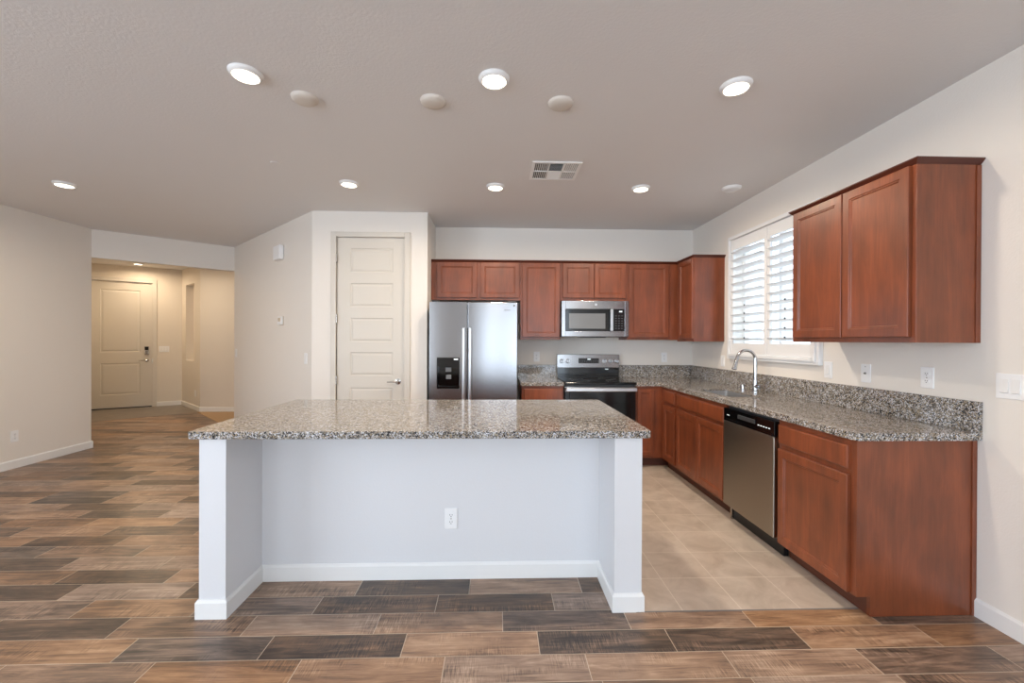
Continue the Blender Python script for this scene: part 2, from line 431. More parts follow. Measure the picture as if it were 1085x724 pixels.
# floor: individual wood-look planks (0.604 x 0.148) over grout
def build_floor():
    PW, PH, G = 0.604, 0.148, 0.0035
    T, Md, D, DD = 0.67, 0.54, 0.34, 0.27
    known = {   # row: (joint list, tones between them, starting left of the first joint)
        -3: ([-1.425, -.822, -.217, .386, .990, 1.588, 2.195], [Md, .6, T, .68, .7, .66, .42, .6]),
        -2: ([-1.616, -1.012, -.41, .191, .794, 1.397, 2.0], [T, .34, .24, .66, .27, .36, .66, .56]),
        -1: ([-1.77, -1.17, -.567, .032, .638, 1.238, 1.855], [.28, .52, .66, .66, .38, .66, .72, .40]),
        0: ([-2.68, -2.075, -1.5, -.91, -.306, .296], [.36, .5, .6, .50, .34, .30, .62]),
        1: ([-2.275, -1.67, -1.355, -.751, -.146, .464], [.22, .62, .32, .6, .27, .62, .25]),
        2: ([-2.445, -1.85, -1.25, -.6], [.46, .27, .64, .5, .6]),
        3: ([-2.57, -2.0, -1.4], [.25, .66, .6, .5]),
        4: ([-2.855, -2.26, -1.65], [.3, .45, .64, .5]),
        5: ([-3.11, -2.51, -1.9], [.6, .3, .62, .6]),
        6: ([-3.93, -3.33, -2.72, -2.1], [.6, .26, .66, .32, .6]),
        7: ([-3.6, -2.99, -2.357], [.3, .5, .66, .34]),
        8: ([-3.18, -2.57], [.62, .32, .66]),
        9: ([-3.48, -2.9], [.64, .3, .6]),
        10: ([-3.85, -3.26], [.64, .28, .62])}
    planks = []
    xmin, xmax = -8.3, 2.40
    for k in range(-42, 47):
        y0 = 2.125 + PH * k; y1 = y0 + PH
        if k in known:
            J, tn = known[k]; J = list(J); tn = list(tn)
            # first and last tone are full planks beyond the ends
            while J[0] > xmin: J.insert(0, J[0] - PW); tn.insert(0, random.choice([T, T, Md, D, .6]))
            while J[-1] < xmax: J.append(J[-1] + PW); tn.append(random.choice([T, T, Md, D, .6]))
        else:
            o = random.random() * PW; J = [xmin - o + PW * i for i in range(int((xmax - xmin) / PW) + 3)]
            tn = [random.choice([T, T, .6, .58, Md, Md, .4, D, DD + .04]) + random.uniform(-.05, .05) for _ in range(len(J) + 1)]
        for i in range(len(J) - 1):
            a, b = J[i], J[i + 1]; tone = tn[i + 1]
            if b < xmin or a > xmax: continue
            if y1 < 0 and False: continue
            planks.append((a + G / 2, b - G / 2, y0 + G / 2, y1 - G / 2, tone))
    bm = bmesh.new(); lay = bm.faces.layers.float_vector.new('plank')
    box(bm, xmin, 2.53, -4.1, 9.2, -0.06, -0.0008)
    for f in bm.faces: f.material_index = 1
    for a, b, y0, y1, tone in planks:
        a = max(a, xmin); b = min(b, 2.39)
        if b - a < 0.01 or y1 > 9.1: continue
        vs = [bm.verts.new(p) for p in ((a, y0, 0), (b, y0, 0), (b, y1, 0), (a, y1, 0))]
        f = bm.faces.new(vs); f[lay] = (tone, random.random(), random.random())
    o = struct('floor', bm, [M_floor, M_grout])
    return o
build_floor()
bm = bmesh.new(); prism(bm, [(0.70, 2.105), (1.95, 2.105), (1.95, YB), (-1.2, YB), (-1.2, 2.60), (0.70, 2.60)], -0.02, 0.0012)
struct('floor_kitchen_tile', bm, M_tile)
struct('trim_floor_transition', bx(0.70, 1.90, 2.100, 2.106, -0.02, 0.002), M_mark)
bm = bmesh.new(); prism(bm, [(-5.55, 8.06), (-5.535, 8.16), (-6.5, 9.05), (-8.1, 8.3), (-7.95, 7.9), (-6.75, 6.95)], -0.02, 0.0012)
struct('floor_foyer_tile', bm, M_ftile)
bm = bmesh.new(); prism(bm, [(-5.55, 8.06), (-4.5, 7.03), (-3.9, 6.5), (-3.4, 6.5), (-3.4, 8.16), (-5.535, 8.16)], -0.02, 0.004)
struct('floor_hall_carpet', bm, M_carpet)
struct('ground_outside', bx(2.56, 9, -2, 9, -0.12, -0.05), mat('gravel_grey', (138, 134, 128), 0.9))

# ------------------------------------------------------------------ doors
def panel_leaf(W, Hh, T, panels, depth=0.007, slope=0.014):
    """door leaf, front at y=0 facing -y, x 0..W, panels = [(x0,x1,z0,z1)] recessed with a raised field"""
    bm = bmesh.new()
    xs = sorted({0, W} | {p[0] for p in panels} | {p[1] for p in panels}); zs = sorted({0, Hh} | {p[2] for p in panels} | {p[3] for p in panels})
    def inp(a, b, c, d):
        return any(p[0] - 1e-6 <= a and p[1] + 1e-6 >= b and p[2] - 1e-6 <= c and p[3] + 1e-6 >= d for p in panels)
    vmap = {}
    def V(x, y, z):
        k = (round(x, 5), round(y, 5), round(z, 5))
        if k not in vmap: vmap[k] = bm.verts.new((x, y, z))
        return vmap[k]
    for a, b in zip(xs[:-1], xs[1:]):
        for c, d in zip(zs[:-1], zs[1:]):
            if not inp(a, b, c, d): bm.faces.new((V(a, 0, c), V(b, 0, c), V(b, 0, d), V(a, 0, d)))
    for p in panels:
        loops = []
        for ins, y in ((0, 0), (slope * .35, depth), (slope, depth), (slope * 2.2, depth * .25)):
            loops.append([V(p[0] + ins, y, p[2] + ins), V(p[1] - ins, y, p[2] + ins), V(p[1] - ins, y, p[3] - ins), V(p[0] + ins, y, p[3] - ins)])
        for l0, l1 in zip(loops[:-1], loops[1:]):
            for i in range(4): bm.faces.new((l0[i], l0[(i + 1) % 4], l1[(i + 1) % 4], l1[i]))
        bm.faces.new(loops[-1])
    # sides and back
    bm.faces.new((V(0, T, 0), V(0, T, Hh), V(W, T, Hh), V(W, T, 0)))
    bl = [v for v in vmap.values()]
    for (xa, za, xb, zb) in ((0, 0, W, 0), (W, 0, W, Hh), (W, Hh, 0, Hh), (0, Hh, 0, 0)):
        bm.faces.new((bm.verts.new((xa, 0, za)), bm.verts.new((xb, 0, zb)), bm.verts.new((xb, T, zb)), bm.verts.new((xa, T, za))))
    return bm

def casing(parent, x0, x1, ztop, wl, wr, wt, M=None, m=None):
    bm = boxes([(x0 - wl, x0, -0.017, 0, 0, ztop + wt), (x1, x1 + wr, -0.017, 0, 0, ztop + wt), (x0, x1, -0.017, 0, ztop, ztop + wt),
                (x0 - 0.006, x0 + 0.0, 0, 0.1, 0, ztop), (x1, x1 + 0.006, 0, 0.1, 0, ztop)])
    o = obj('door_casing', bm, m or M_trim, parent, bevel=0.004)
    if M is not None: pass
    return o

def struct_root(name, loc, rz):
    o = bpy.data.objects.new(name, None); C.objects.link(o); o.location = loc; o.rotation_euler = (0, 0, rz); o['kind'] = 'structure'
    return o

# pantry door
d1 = struct_root('door_1', (DX0, PT[1], 0), 0)
W = DX1 - DX0
pn = [(0.142, W - 0.125, z0, z1) for z0, z1 in ((2.072, 2.326), (1.707, 1.957), (1.336, 1.589), (0.976, 1.225), (0.60, 0.85), (0.22, 0.475))]
obj('door_leaf', (lambda b: (b.transform(Matrix.Translation((0.004, 0.012, 0.008))), b)[1])(panel_leaf(W - 0.008, DZ - 0.012, 0.035, [(a - .004, b - .004, c - .008, d - .008) for a, b, c, d in pn])), M_door, d1)
casing(d1, 0, W, DZ, 0.054, 0.062, 0.052, m=M_door)
for z in (2.22, 1.58, 0.93, 0.3):
    obj('hinge', boxes([(0.000, 0.012, -0.019, 0.008, z - 0.045, z + 0.045)]), M_nickel, d1, bevel=0.003)
bm = bmesh.new(); lathe(bm, [(0, 0), (0.031, 0), (0.031, 0.006), (0.012, 0.010), (0.010, 0.045), (0, 0.045)], RX(W - 0.068, 0.012, 0.916))
sweep(bm, [(W - 0.068, -0.03, 0.916), (W - 0.10, -0.034, 0.917), (W - 0.175, -0.028, 0.913)], [0.010, 0.009, 0.007])
obj('lever_handle', bm, M_nickel, d1, smooth=True)

# front door
d2 = struct_root('door_2', tuple((MF @ Vector((ud0, 0, 0)))), AF)
W2 = ud1 - ud0; Z2 = 2.472
off = ud0 - 0  # seg coords: panel positions from measured points
def fu(p): return (Vector(p) - Vector(F0)).length - ud0
pa, pb = fu((-7.54, 8.344)), fu((-7.063, 8.641))
obj('door_leaf', (lambda b: (b.transform(Matrix.Translation((0.004, 0.03, 0.018))), b)[1])(panel_leaf(W2 - 0.008, Z2 - 0.022, 0.044, [(pa - .02, pb, 1.08, 2.29), (pa - .02, pb, 0.25, 0.862)], 0.009, 0.02)), M_door, d2)
casing(d2, 0, W2, Z2, 0.07, 0.075, 0.07, m=M_door)
obj('threshold', bx(0, W2, 0.0, 0.14, 0.0, 0.016), M_blackp, d2)
lk = W2 - 0.085
o = obj('keypad_lock', bx(lk - 0.036, lk + 0.036, 0.006, 0.032, 1.045, 1.205), M_nickel, d2, bevel=0.006)
obj('keypad', bx(lk - 0.028, lk + 0.028, 0.002, 0.008, 1.13, 1.198), M_black, o)
obj('lock_cover', bx(lk - 0.02, lk + 0.02, -0.004, 0.008, 1.055, 1.115), M_mark, o, bevel=0.003)
bm = bmesh.new(); lathe(bm, [(0, 0), (0.033, 0), (0.033, 0.006), (0.013, 0.012), (0.011, 0.05), (0, 0.05)], RX(lk, 0.03, 0.93))
sweep(bm, [(lk, -0.018, 0.93), (lk - 0.04, -0.022, 0.93), (lk - 0.12, -0.016, 0.926)], [0.011, 0.010, 0.008])
obj('lever_handle', bm, M_nickel, d2, smooth=True)
obj('strike_plate', bx(W2 - 0.002, W2 + 0.008, -0.019, -0.010, 0.88, 0.96), M_nickel, d2)

# ------------------------------------------------------------------ window over the sink + shutters
wr = struct_root('window_1', (XW, WY1, WZ0), R(-90))       # local x: towards the viewer (-Y), y: outwards
ww, wh = WY1 - WY0, WZ1 - WZ0
fr = 0.05
# casing on the wall: mitred square trim in two steps
obj('window_frame', boxes([(-fr, 0, -0.035, 0, -fr, wh + 0.038), (ww, ww + fr, -0.035, 0, -fr, wh + 0.038), (0, ww, -0.035, 0, -fr, 0), (0, ww, -0.035, 0, wh, wh + 0.038),
                           (-fr * .5, 0.0, -0.048, -0.035, -fr * .5, wh + 0.02), (ww, ww + fr * .5, -0.048, -0.035, -fr * .5, wh + 0.02), (0, ww, -0.048, -0.035, -fr * .5, 0), (0, ww, -0.048, -0.035, wh, wh + 0.02)]), M_shut, wr, bevel=0.003)
obj('window_sash', boxes([(0, 0.04, 0.10, 0.14, 0, wh), (ww - 0.04, ww, 0.10, 0.14, 0, wh), (0.04, ww - 0.04, 0.10, 0.14, 0, 0.04), (0.04, ww - 0.04, 0.10, 0.14, wh - 0.04, wh), (ww / 2 - 0.02, ww / 2 + 0.02, 0.10, 0.14, 0.04, wh - 0.04)]), M_trim, wr)
obj('glass_pane', bx(0.04, ww - 0.04, 0.118, 0.122, 0.04, wh - 0.04), M_glass, wr)

def shutter(label, u0, u1, group):
    t = thing('plantation_shutter', label, 'shutter', (XW, WY1 - u0, WZ0), R(-90), group)
    Wd = u1 - u0; st = 0.040
    rb, rt = 1.341 - WZ0, 2.271 - WZ0
    obj('stile', bx(0.002, st, -0.028, -0.002, 0.003, wh - 0.003), M_shut, t, bevel=0.003)
    obj('stile', bx(Wd - st, Wd - 0.002, -0.028, -0.002, 0.003, wh - 0.003), M_shut, t, bevel=0.003)
    obj('bottom_rail', bx(st, Wd - st, -0.027, -0.003, 0.003, rb), M_shut, t, bevel=0.002)
    obj('top_rail', bx(st, Wd - st, -0.027, -0.003, rt, wh - 0.003), M_shut, t, bevel=0.002)
    n = 12; pitch = (rt - rb) / n
    for i in range(n):
        z = rb + pitch * (i + 0.5)
        bm = bmesh.new(); k = 14; rings = []
        prof = [(0.0445 * math.cos(2 * math.pi * j / k), 0.0055 * math.sin(2 * math.pi * j / k)) for j in range(k)]
        a = R(-14)       # inner edge a little above the outer edge
        for x in (st + 0.001, Wd - st - 0.001):
            rings.append([bm.verts.new((x, -0.015 + y * math.cos(a) - zz * math.sin(a), z + y * math.sin(a) + zz * math.cos(a))) for y, zz in prof])
        for j in range(k): bm.faces.new((rings[0][j], rings[0][(j + 1) % k], rings[1][(j + 1) % k], rings[1][j]))
        bm.faces.new(rings[0][::-1]); bm.faces.new(rings[1])
        obj('louver', bm, M_shut, t, smooth=True)
    for i in range(5): obj('louver_clip', bx(Wd / 2 - 0.005, Wd / 2 + 0.005, -0.062, -0.054, rb + pitch * (i + .5) + 0.006, rb + pitch * (i + .5) + 0.020), M_slot, t)
    for z in (0.12, wh - 0.16):
        obj('hinge', bx(-0.004, 0.008, -0.036, -0.028, z, z + 0.05) if group == 'a' else bx(-0.004 if u0 < 0.1 else Wd - 0.008, 0.008 if u0 < 0.1 else Wd + 0.004, -0.050, -0.028, z, z + 0.05), M_shut, t)
    return t
shutter('white louvered shutter panel over the sink, the one not behind the cabinet', 0.003, 0.5745, None)
shutter('white louvered shutter panel partly hidden by the large wall cabinet', 0.5765, ww - 0.003, None)

# rear glass doors (behind the camera, their daylight shows in the steel)
for i, (a, b, z0, z1, nn) in enumerate(((-0.55, 2.35, 0.08, 2.42, 2), (-3.9, -2.1, 0.5, 2.32, 2))):
    rw = struct_root('window_%d' % (i + 2), ((a + b) / 2, -4.0, z0), 0)
    h = 0.05
    lst = [(a, a + h, -4.1, -4.02, z0, z1), (b - h, b, -4.1, -4.02, z0, z1), (a + h, b - h, -4.1, -4.02, z0, z0 + h), (a + h, b - h, -4.1, -4.02, z1 - h, z1), ((a + b) / 2 - h / 2, (a + b) / 2 + h / 2, -4.1, -4.02, z0 + h, z1 - h)]
    if i == 0: lst[-1] = (0.08, 0.26, -4.1, -4.02, z0 + h, z1 - h); lst.append((1.02, 1.14, -4.1, -4.02, z0 + h, z1 - h))  # unseen mullions, widened to put dark streaks in the steel's reflection
    obj('window_frame', boxes(lst), M_trim, rw, world=True)

rw = struct_root('window_4', (XL - 0.065, -1.3, 0.5), 0)  # made-up window out of view, frames the added side light
obj('window_frame', boxes([(XL - 0.1, XL - 0.04, -3.0, -2.95, 0.5, 2.4), (XL - 0.1, XL - 0.04, 0.35, 0.4, 0.5, 2.4), (XL - 0.1, XL - 0.04, -1.325, -1.275, 0.55, 2.35), (XL - 0.1, XL - 0.04, -2.95, 0.35, 0.5, 0.55), (XL - 0.1, XL - 0.04, -2.95, 0.35, 2.35, 2.4)]), M_trim, rw, world=True)

# ------------------------------------------------------------------ island
IX0, IX1, IY0, IY1 = -1.484, 0.768, 2.0785, 3.19
isl = thing('kitchen_island', 'white painted kitchen island with open knee space and baseboard', 'kitchen island', (-0.36, 2.6, 0))
lx = (-1.444, -1.317); rx = (0.592, 0.731); LY = 2.112; PY = 2.432
obj('back_panel', bx(lx[1], rx[0], PY, PY + 0.12, 0, CT - 0.038), M_island, isl, world=True)
obj('end_wall', bx(lx[0], lx[1], LY, 3.15, 0, CT - 0.038), M_island, isl, world=True)
obj('end_wall', bx(rx[0], rx[1], LY, 3.15, 0, CT - 0.038), M_island, isl, world=True)
def bb_loop(pts, h=0.092, t=0.012):
    """baseboard following a path; the room is to the right of travel... offset outwards by t"""
    bm = bmesh.new()
    lev = [(t, 0.0), (t, h - 0.014), (t * .5, h - 0.004), (t * .4, h), (0, h), (0, 0)]
    n = len(pts); offs = []
    def nor(a, b):
        d = (Vector(b) - Vector(a)).normalized(); return Vector((d.y, -d.x))
    for i in range(n):
        ns = []
        if i > 0: ns.append(nor(pts[i - 1], pts[i]))
        if i < n - 1: ns.append(nor(pts[i], pts[i + 1]))
        if len(ns) == 1: o = ns[0]
        else:
            s = ns[0] + ns[1]; o = s / (s.dot(ns[0]))
        offs.append(o)
    rings = [[bm.verts.new((p[0] + o.x * q, p[1] + o.y * q, z)) for q, z in lev] for p, o in zip(pts, offs)]
    for a, b in zip(rings[:-1], rings[1:]):
        for k in range(len(lev)): bm.faces.new((a[k], a[(k + 1) % len(lev)], b[(k + 1) % len(lev)], b[k]))
    bm.faces.new(rings[0]); bm.faces.new(rings[-1][::-1])
    return bm
obj('baseboard_trim', bb_loop([(lx[0], 3.15), (lx[0], LY), (lx[1], LY), (lx[1], PY), (rx[0], PY), (rx[0], LY), (rx[1], LY), (rx[1], 3.15)]), M_trim, isl, world=True)
# kitchen side cabinets of the island
obj('cabinet_box', bx(lx[1], rx[0], PY + 0.12, 3.10, 0.1, CT - 0.038), M_wood, isl, world=True)
obj('toe_kick', bx(lx[1], rx[0], PY + 0.12, 3.03, 0.0, 0.1), M_toe, isl, world=True)

def round_rect(x0, x1, y0, y1, r, corners=(1, 1, 1, 1), n=5):
    pts = []
    for (cx, cy, a0, on, px, py) in ((x0 + r, y0 + r, 180, corners[0], x0, y0), (x1 - r, y0 + r, 270, corners[1], x1, y0), (x1 - r, y1 - r, 0, corners[2], x1, y1), (x0 + r, y1 - r, 90, corners[3], x0, y1)):
        if not on: pts.append((px, py)); continue
        for i in range(n + 1):
            a = R(a0 + 90 * i / n); pts.append((cx + r * math.cos(a), cy + r * math.sin(a)))
    return pts
bm = bmesh.new(); prism(bm, round_rect(IX0, IX1, IY0, IY1, 0.022), CT - 0.0375, CT)
o = obj('island_countertop', bm, M_gran, bevel=0.004)
tag(o, 'long speckled granite slab topping the white kitchen island', 'countertop')

# ------------------------------------------------------------------ wall plates
def plate(kind, label, loc, rz, group=None, gang=1, mat_p=None):
    names = {'outlet': ('electrical_outlet', 'outlet'), 'switch': ('light_switch', 'light switch'), 'jack': ('cable_jack', 'wall jack'), 'blank': ('wall_plate', 'wall plate')}
    nm, cat = names[kind]
    t = thing(nm, label, cat, loc, rz, group)
    w_, h_ = 0.072 + 0.046 * (gang - 1), 0.118
    mp = mat_p or M_plastic
    obj('cover_plate', bx(-w_ / 2, w_ / 2, -0.006, 0, -h_ / 2, h_ / 2), mp, t, bevel=0.003)
    for g in range(gang):
        cx = (g - (gang - 1) / 2) * 0.046
        if kind == 'outlet':
            for zc in (0.02, -0.02):
                bm = bmesh.new(); pts = [(cx + 0.0165 * math.cos(a) , zc + max(-0.0125, min(0.0125, 0.0165 * math.sin(a)))) for a in [2 * math.pi * i / 24 for i in range(24)]]
                v0 = [bm.verts.new((x, -0.0085, z)) for x, z in pts]; v1 = [bm.verts.new((x, -0.005, z)) for x, z in pts]
                bm.faces.new(v0)
                for i in range(24): bm.faces.new((v0[i], v0[(i + 1) % 24], v1[(i + 1) % 24], v1[i]))
                rc = obj('receptacle', bm, mp, t)
                obj('socket_slots', boxes([(cx - 0.0075, cx - 0.0050, -0.0092, -0.008, zc - 0.001, zc + 0.007), (cx + 0.0050, cx + 0.0075, -0.0092, -0.008, zc, zc + 0.006), (cx - 0.0022, cx + 0.0022, -0.0092, -0.008, zc - 0.009, zc - 0.0045)]), M_slot, rc)
        elif kind == 'switch':
            bm = bmesh.new()
            x0, x1 = cx - 0.0165, cx + 0.0165
            v = [bm.verts.new(p) for p in ((x0, -0.006, -0.033), (x1, -0.006, -0.033), (x1, -0.012, -0.030), (x0, -0.012, -0.030), (x1, -0.0075, 0.033), (x0, -0.0075, 0.033), (x1, -0.005, 0.033), (x0, -0.005, 0.033))]
            for f in ((0, 1, 2, 3), (3, 2, 4, 5), (5, 4, 6, 7), (0, 3, 5, 7), (1, 6, 4, 2)): bm.faces.new([v[i] for i in f])
            obj('rocker', bm, mat('rocker_white', (243, 242, 239), 0.3) if False else M_trim, t)
        elif kind == 'jack':
            bm = bmesh.new(); lathe(bm, [(0.007, 0), (0.007, 0.004), (0.0045, 0.004), (0.0045, 0.010), (0, 0.010)], RX(cx, -0.006, 0))
            obj('jack_socket', bm, M_nickel, t)
    if kind != 'switch':
        obj('plate_screw', lathe(bmesh.new(), [(0.003, 0.0), (0.003, 0.0012), (0, 0.0015)], RX(0, -0.006, 0 if kind == 'outlet' else 0.042), 10), M_nickel, t)
    return t

RW = R(-90)
plate('switch', 'white rocker switch on the wall right below the corner of the window casing', (XW, 2.983, 1.157), RW)
plate('jack', 'white wall jack plate with small centre socket under the large wall cabinet', (XW, 2.669, 1.157), RW)
plate('outlet', 'white duplex outlet on right wall under the near end of the large wall cabinet', (XW, 2.277, 1.163), RW)
plate('switch', 'white double rocker switch on the bare right wall past the counter end', (XW, 1.893, 1.155), RW, gang=2)
plate('switch', 'white rocker switch between the corner wall cabinet and the window, left of faucet', (XW, 4.413, 1.153), RW)
plate('outlet', 'white outlet on the back wall between the refrigerator and the range', (0.475, YB, 1.163), 0)
plate('outlet', 'white outlet on the back wall right of the range, under the corner cabinets', (2.038, YB, 1.161), 0)
plate('outlet', 'white duplex outlet set low in the front panel of the island', (-0.258, PY, 0.342), 0)
plate('outlet', 'white outlet low on the left wall above the baseboard', (XL, 4.60, 0.335), R(90))
Ld, MD, AD = seg_frame(HD, PT)
def on_diag(x, y, z): 
    u = (Vector((x, y)) - Vector(HD)).length
    p = MD @ Vector((u, 0, z)); return tuple(p)
plate('switch', 'white light switch on the angled wall beside the pantry door corner', on_diag(-2.055, 4.648, 1.154), AD)
plate('switch', 'white light switch on the angled wall at the edge of the foyer opening', on_diag(-3.80, 6.328, 1.158), AD)
plate('switch', 'cream double switch on the foyer wall right of the front door', tuple(MF @ Vector(((Vector((-6.743, 8.84)) - Vector(F0)).length, 0, 1.151))), AF, gang=3)
plate('outlet', 'cream outlet low on the foyer wall below the tall niche', tuple(MN @ Vector(((Vector((-5.767, 8.324)) - Vector(C1)).length, 0, 0.317))), AN)

# door chime box and thermostat on the angled wall
t = thing('door_chime', 'white boxy door chime mounted high on the angled wall', 'door chime', on_diag(-2.575, 5.149, 2.30), AD)
obj('housing', bx(-0.10, 0.10, -0.055, -0.006, 0.0, 0.165), M_plastic, t, bevel=0.008)
obj('mounting_plate', bx(-0.085, 0.085, -0.006, 0, 0.012, 0.153), M_plastic, t)
t = thing('thermostat', 'small white thermostat with beige edge on the angled wall', 'thermostat', on_diag(-2.557, 5.131, 1.53), AD)
obj('housing', bx(-0.06, 0.06, -0.026, -0.004, 0.0, 0.098), M_plastic, t, bevel=0.004)
obj('back_plate', bx(-0.066, 0.066, -0.004, 0, -0.004, 0.102), M_beige, t)
obj('screen', bx(-0.04, 0.03, -0.0275, -0.0255, 0.04, 0.085), M_beige, t)

# ------------------------------------------------------------------ cabinets (local frame: x along the face, y into the cabinet, front at y=0)
def shaker(w_, h_, t_=0.02, fw=0.047):
    return panel_leaf(w_, h_, t_, [(fw, w_ - fw, fw, h_ - fw)], 0.0075, 0.011) if False else shaker_bm(w_, h_, t_, fw)

def shaker_bm(w_, h_, t_, fw):
    bm = bmesh.new()
    loops = []
    for ins, y in ((0.0, -t_ + 0.003), (0.003, -t_), (fw, -t_), (fw + 0.004, -t_ + 0.004), (fw + 0.009, -t_ + 0.004), (fw + 0.014, -t_ + 0.009)):
        loops.append([bm.verts.new(p) for p in ((ins, y, ins), (w_ - ins, y, ins), (w_ - ins, y, h_ - ins), (ins, y, h_ - ins))])
    for a, b in zip(loops[:-1], loops[1:]):
        for i in range(4): bm.faces.new((a[i], a[(i + 1) % 4], b[(i + 1) % 4], b[i]))
    bm.faces.new(loops[-1])
    bk = [bm.verts.new(p) for p in ((0, -0.0005, 0), (w_, -0.0005, 0), (w_, -0.0005, h_), (0, -0.0005, h_))]
    for i in range(4): bm.faces.new((bk[i], bk[(i + 1) % 4], loops[0][(i + 1) % 4], loops[0][i]))
    bm.faces.new(bk[::-1])
    return bm

def slab_front(w_, h_, t_=0.02):
    bm = bmesh.new(); loops = []
    for ins, y in ((0.0, -t_ + 0.006), (0.002, -t_ + 0.003), (0.008, -t_)):
        loops.append([bm.verts.new(p) for p in ((ins, y, ins), (w_ - ins, y, ins), (w_ - ins, y, h_ - ins), (ins, y, h_ - ins))])
    for a, b in zip(loops[:-1], loops[1:]):
        for i in range(4): bm.faces.new((a[i], a[(i + 1) % 4], b[(i + 1) % 4], b[i]))
    bm.faces.new(loops[-1])
    bk = [bm.verts.new(p) for p in ((0, -0.0005, 0), (w_, -0.0005, 0), (w_, -0.0005, h_), (0, -0.0005, h_))]
    for i in range(4): bm.faces.new((bk[i], bk[(i + 1) % 4], loops[0][(i + 1) % 4], loops[0][i]))
    bm.faces.new(bk[::-1])
    return bm

def shift(bm, x, z): bm.transform(Matrix.Translation((x, 0, z))); return bm

def cabinet(name, label, cat, loc, rz, W, D, z0, z1, doors=(), drawers=(), toe=False, crown=(0, 0, 0), group=None, scribe=None):
    """doors/drawers: (x0, x1, z0, z1) in local x and absolute z"""
    t = thing(name, label, cat, loc, rz, group)
    if toe and scribe: obj('cabinet_box', boxes([(0, W - 0.02, 0, D, z0, z1), (W - 0.02, W, 0, 0.07, z0, z1), (W - 0.02, W, 0.07, D, 0.002, z1)]), M_wood, t)
    else: obj('cabinet_box', bx(0, W, 0, D, z0, z1), M_wood, t, bevel=0.0015)
    for a, b, c, d in doors: obj('door', shift(shaker_bm(b - a, d - c, 0.02, 0.047 if b - a > 0.2 else 0.038), a, c), M_wood, t)
    for a, b, c, d in drawers: obj('drawer_front', shift(slab_front(b - a, d - c), a, c), M_wood, t)
    if toe: obj('toe_kick', bx(0.0, W - (0.02 if scribe else 0), 0.07, D, 0.002, z0), M_toe, t)
    if crown[0]:
        k, lft, rgt = crown      # flared moulding along the front (and ends)
        bm = bmesh.new(); zt = z1 + 0.016; zb = z1 - 0.012; fl = 0.022; n_ = 0.002
        xa0, xa1 = (-n_ if lft else 0.0005), (W + n_ if rgt else W - 0.0005)
        xb0, xb1 = (-fl if lft else 0.0005), (W + fl if rgt else W - 0.0005)
        lo = [(xa0, -n_), (xa1, -n_), (xa1, D - 0.001), (xa0, D - 0.001)]; hi = [(xb0, -fl), (xb1, -fl), (xb1, D - 0.001), (xb0, D - 0.001)]
        rings = [[bm.verts.new((x, y, zb)) for x, y in lo], [bm.verts.new((x, y, zt - 0.006)) for x, y in hi], [bm.verts.new((x, y, zt)) for x, y in hi]]
        for a, b in zip(rings[:-1], rings[1:]):
            for i in range(4): bm.faces.new((a[i], a[(i + 1) % 4], b[(i + 1) % 4], b[i]))
        bm.faces.new(rings[0][::-1]); bm.faces.new(rings[-1])
        obj('crown_molding', bm, M_crown, t)
    if scribe: obj('scribe_strip', bx(W, W + 0.006, D - 0.024, D - 0.001, scribe[0], scribe[1]), M_wood, t, bevel=0.001)
    return t

FY = YB - 0.326; UD = 0.325; UZ0, UZ1 = 1.372, 2.249
UG = None
cabinet('wall_cabinet', 'reddish brown double door wall cabinet above the refrigerator', 'kitchen cabinet', (-0.744, FY, 0), 0, 1.004, UD, 1.811, UZ1,
        doors=[(0.066, 0.512, 1.838, 2.236), (0.552, 0.990, 1.838, 2.236)], crown=(1, 0, 0))
cabinet('wall_cabinet', 'tall single door brown wall cabinet between refrigerator and microwave', 'kitchen cabinet', (0.2605, FY, 0), 0, 0.4535, UD, UZ0, UZ1,
        doors=[(0.020, 0.446, 1.398, 2.236)], crown=(1, 0, 0))
cabinet('wall_cabinet', 'short double door brown wall cabinet directly above the microwave', 'kitchen cabinet', (0.7145, FY, 0), 0, 0.761, UD, 1.811, UZ1,
        doors=[(0.022, 0.378, 1.843, 2.236), (0.386, 0.738, 1.843, 2.236)], crown=(1, 0, 0))
cabinet('wall_cabinet', 'wide single door brown wall cabinet right of the microwave on back wall', 'kitchen cabinet', (1.476, FY, 0), 0, XW - 0.002 - 1.476, UD, UZ0, UZ1,
        doors=[(0.016, 0.478, 1.398, 2.236)], crown=(1, 0, 0))
UX = XW - UD - 0.001
cabinet('wall_cabinet', 'narrow brown wall cabinet in the corner left of the shuttered window', 'kitchen cabinet', (UX, FY - 0.001, 0), RW, FY - 0.001 - 4.39, UD, 1.357, 2.249,
        doors=[(0.068, 0.408, 1.385, 2.236)], crown=(1, 0, 1))
cabinet('wall_cabinet', 'large brown double door wall cabinet right of the window, nearest the viewer', 'kitchen cabinet', (UX, 2.897, 0), RW, 2.897 - 2.025, UD, 1.357, 2.249,
        doors=[(0.022, 0.434, 1.385, 2.236), (0.442, 0.848, 1.385, 2.236)], crown=(1, 1, 1), scribe=(1.357, 2.235))

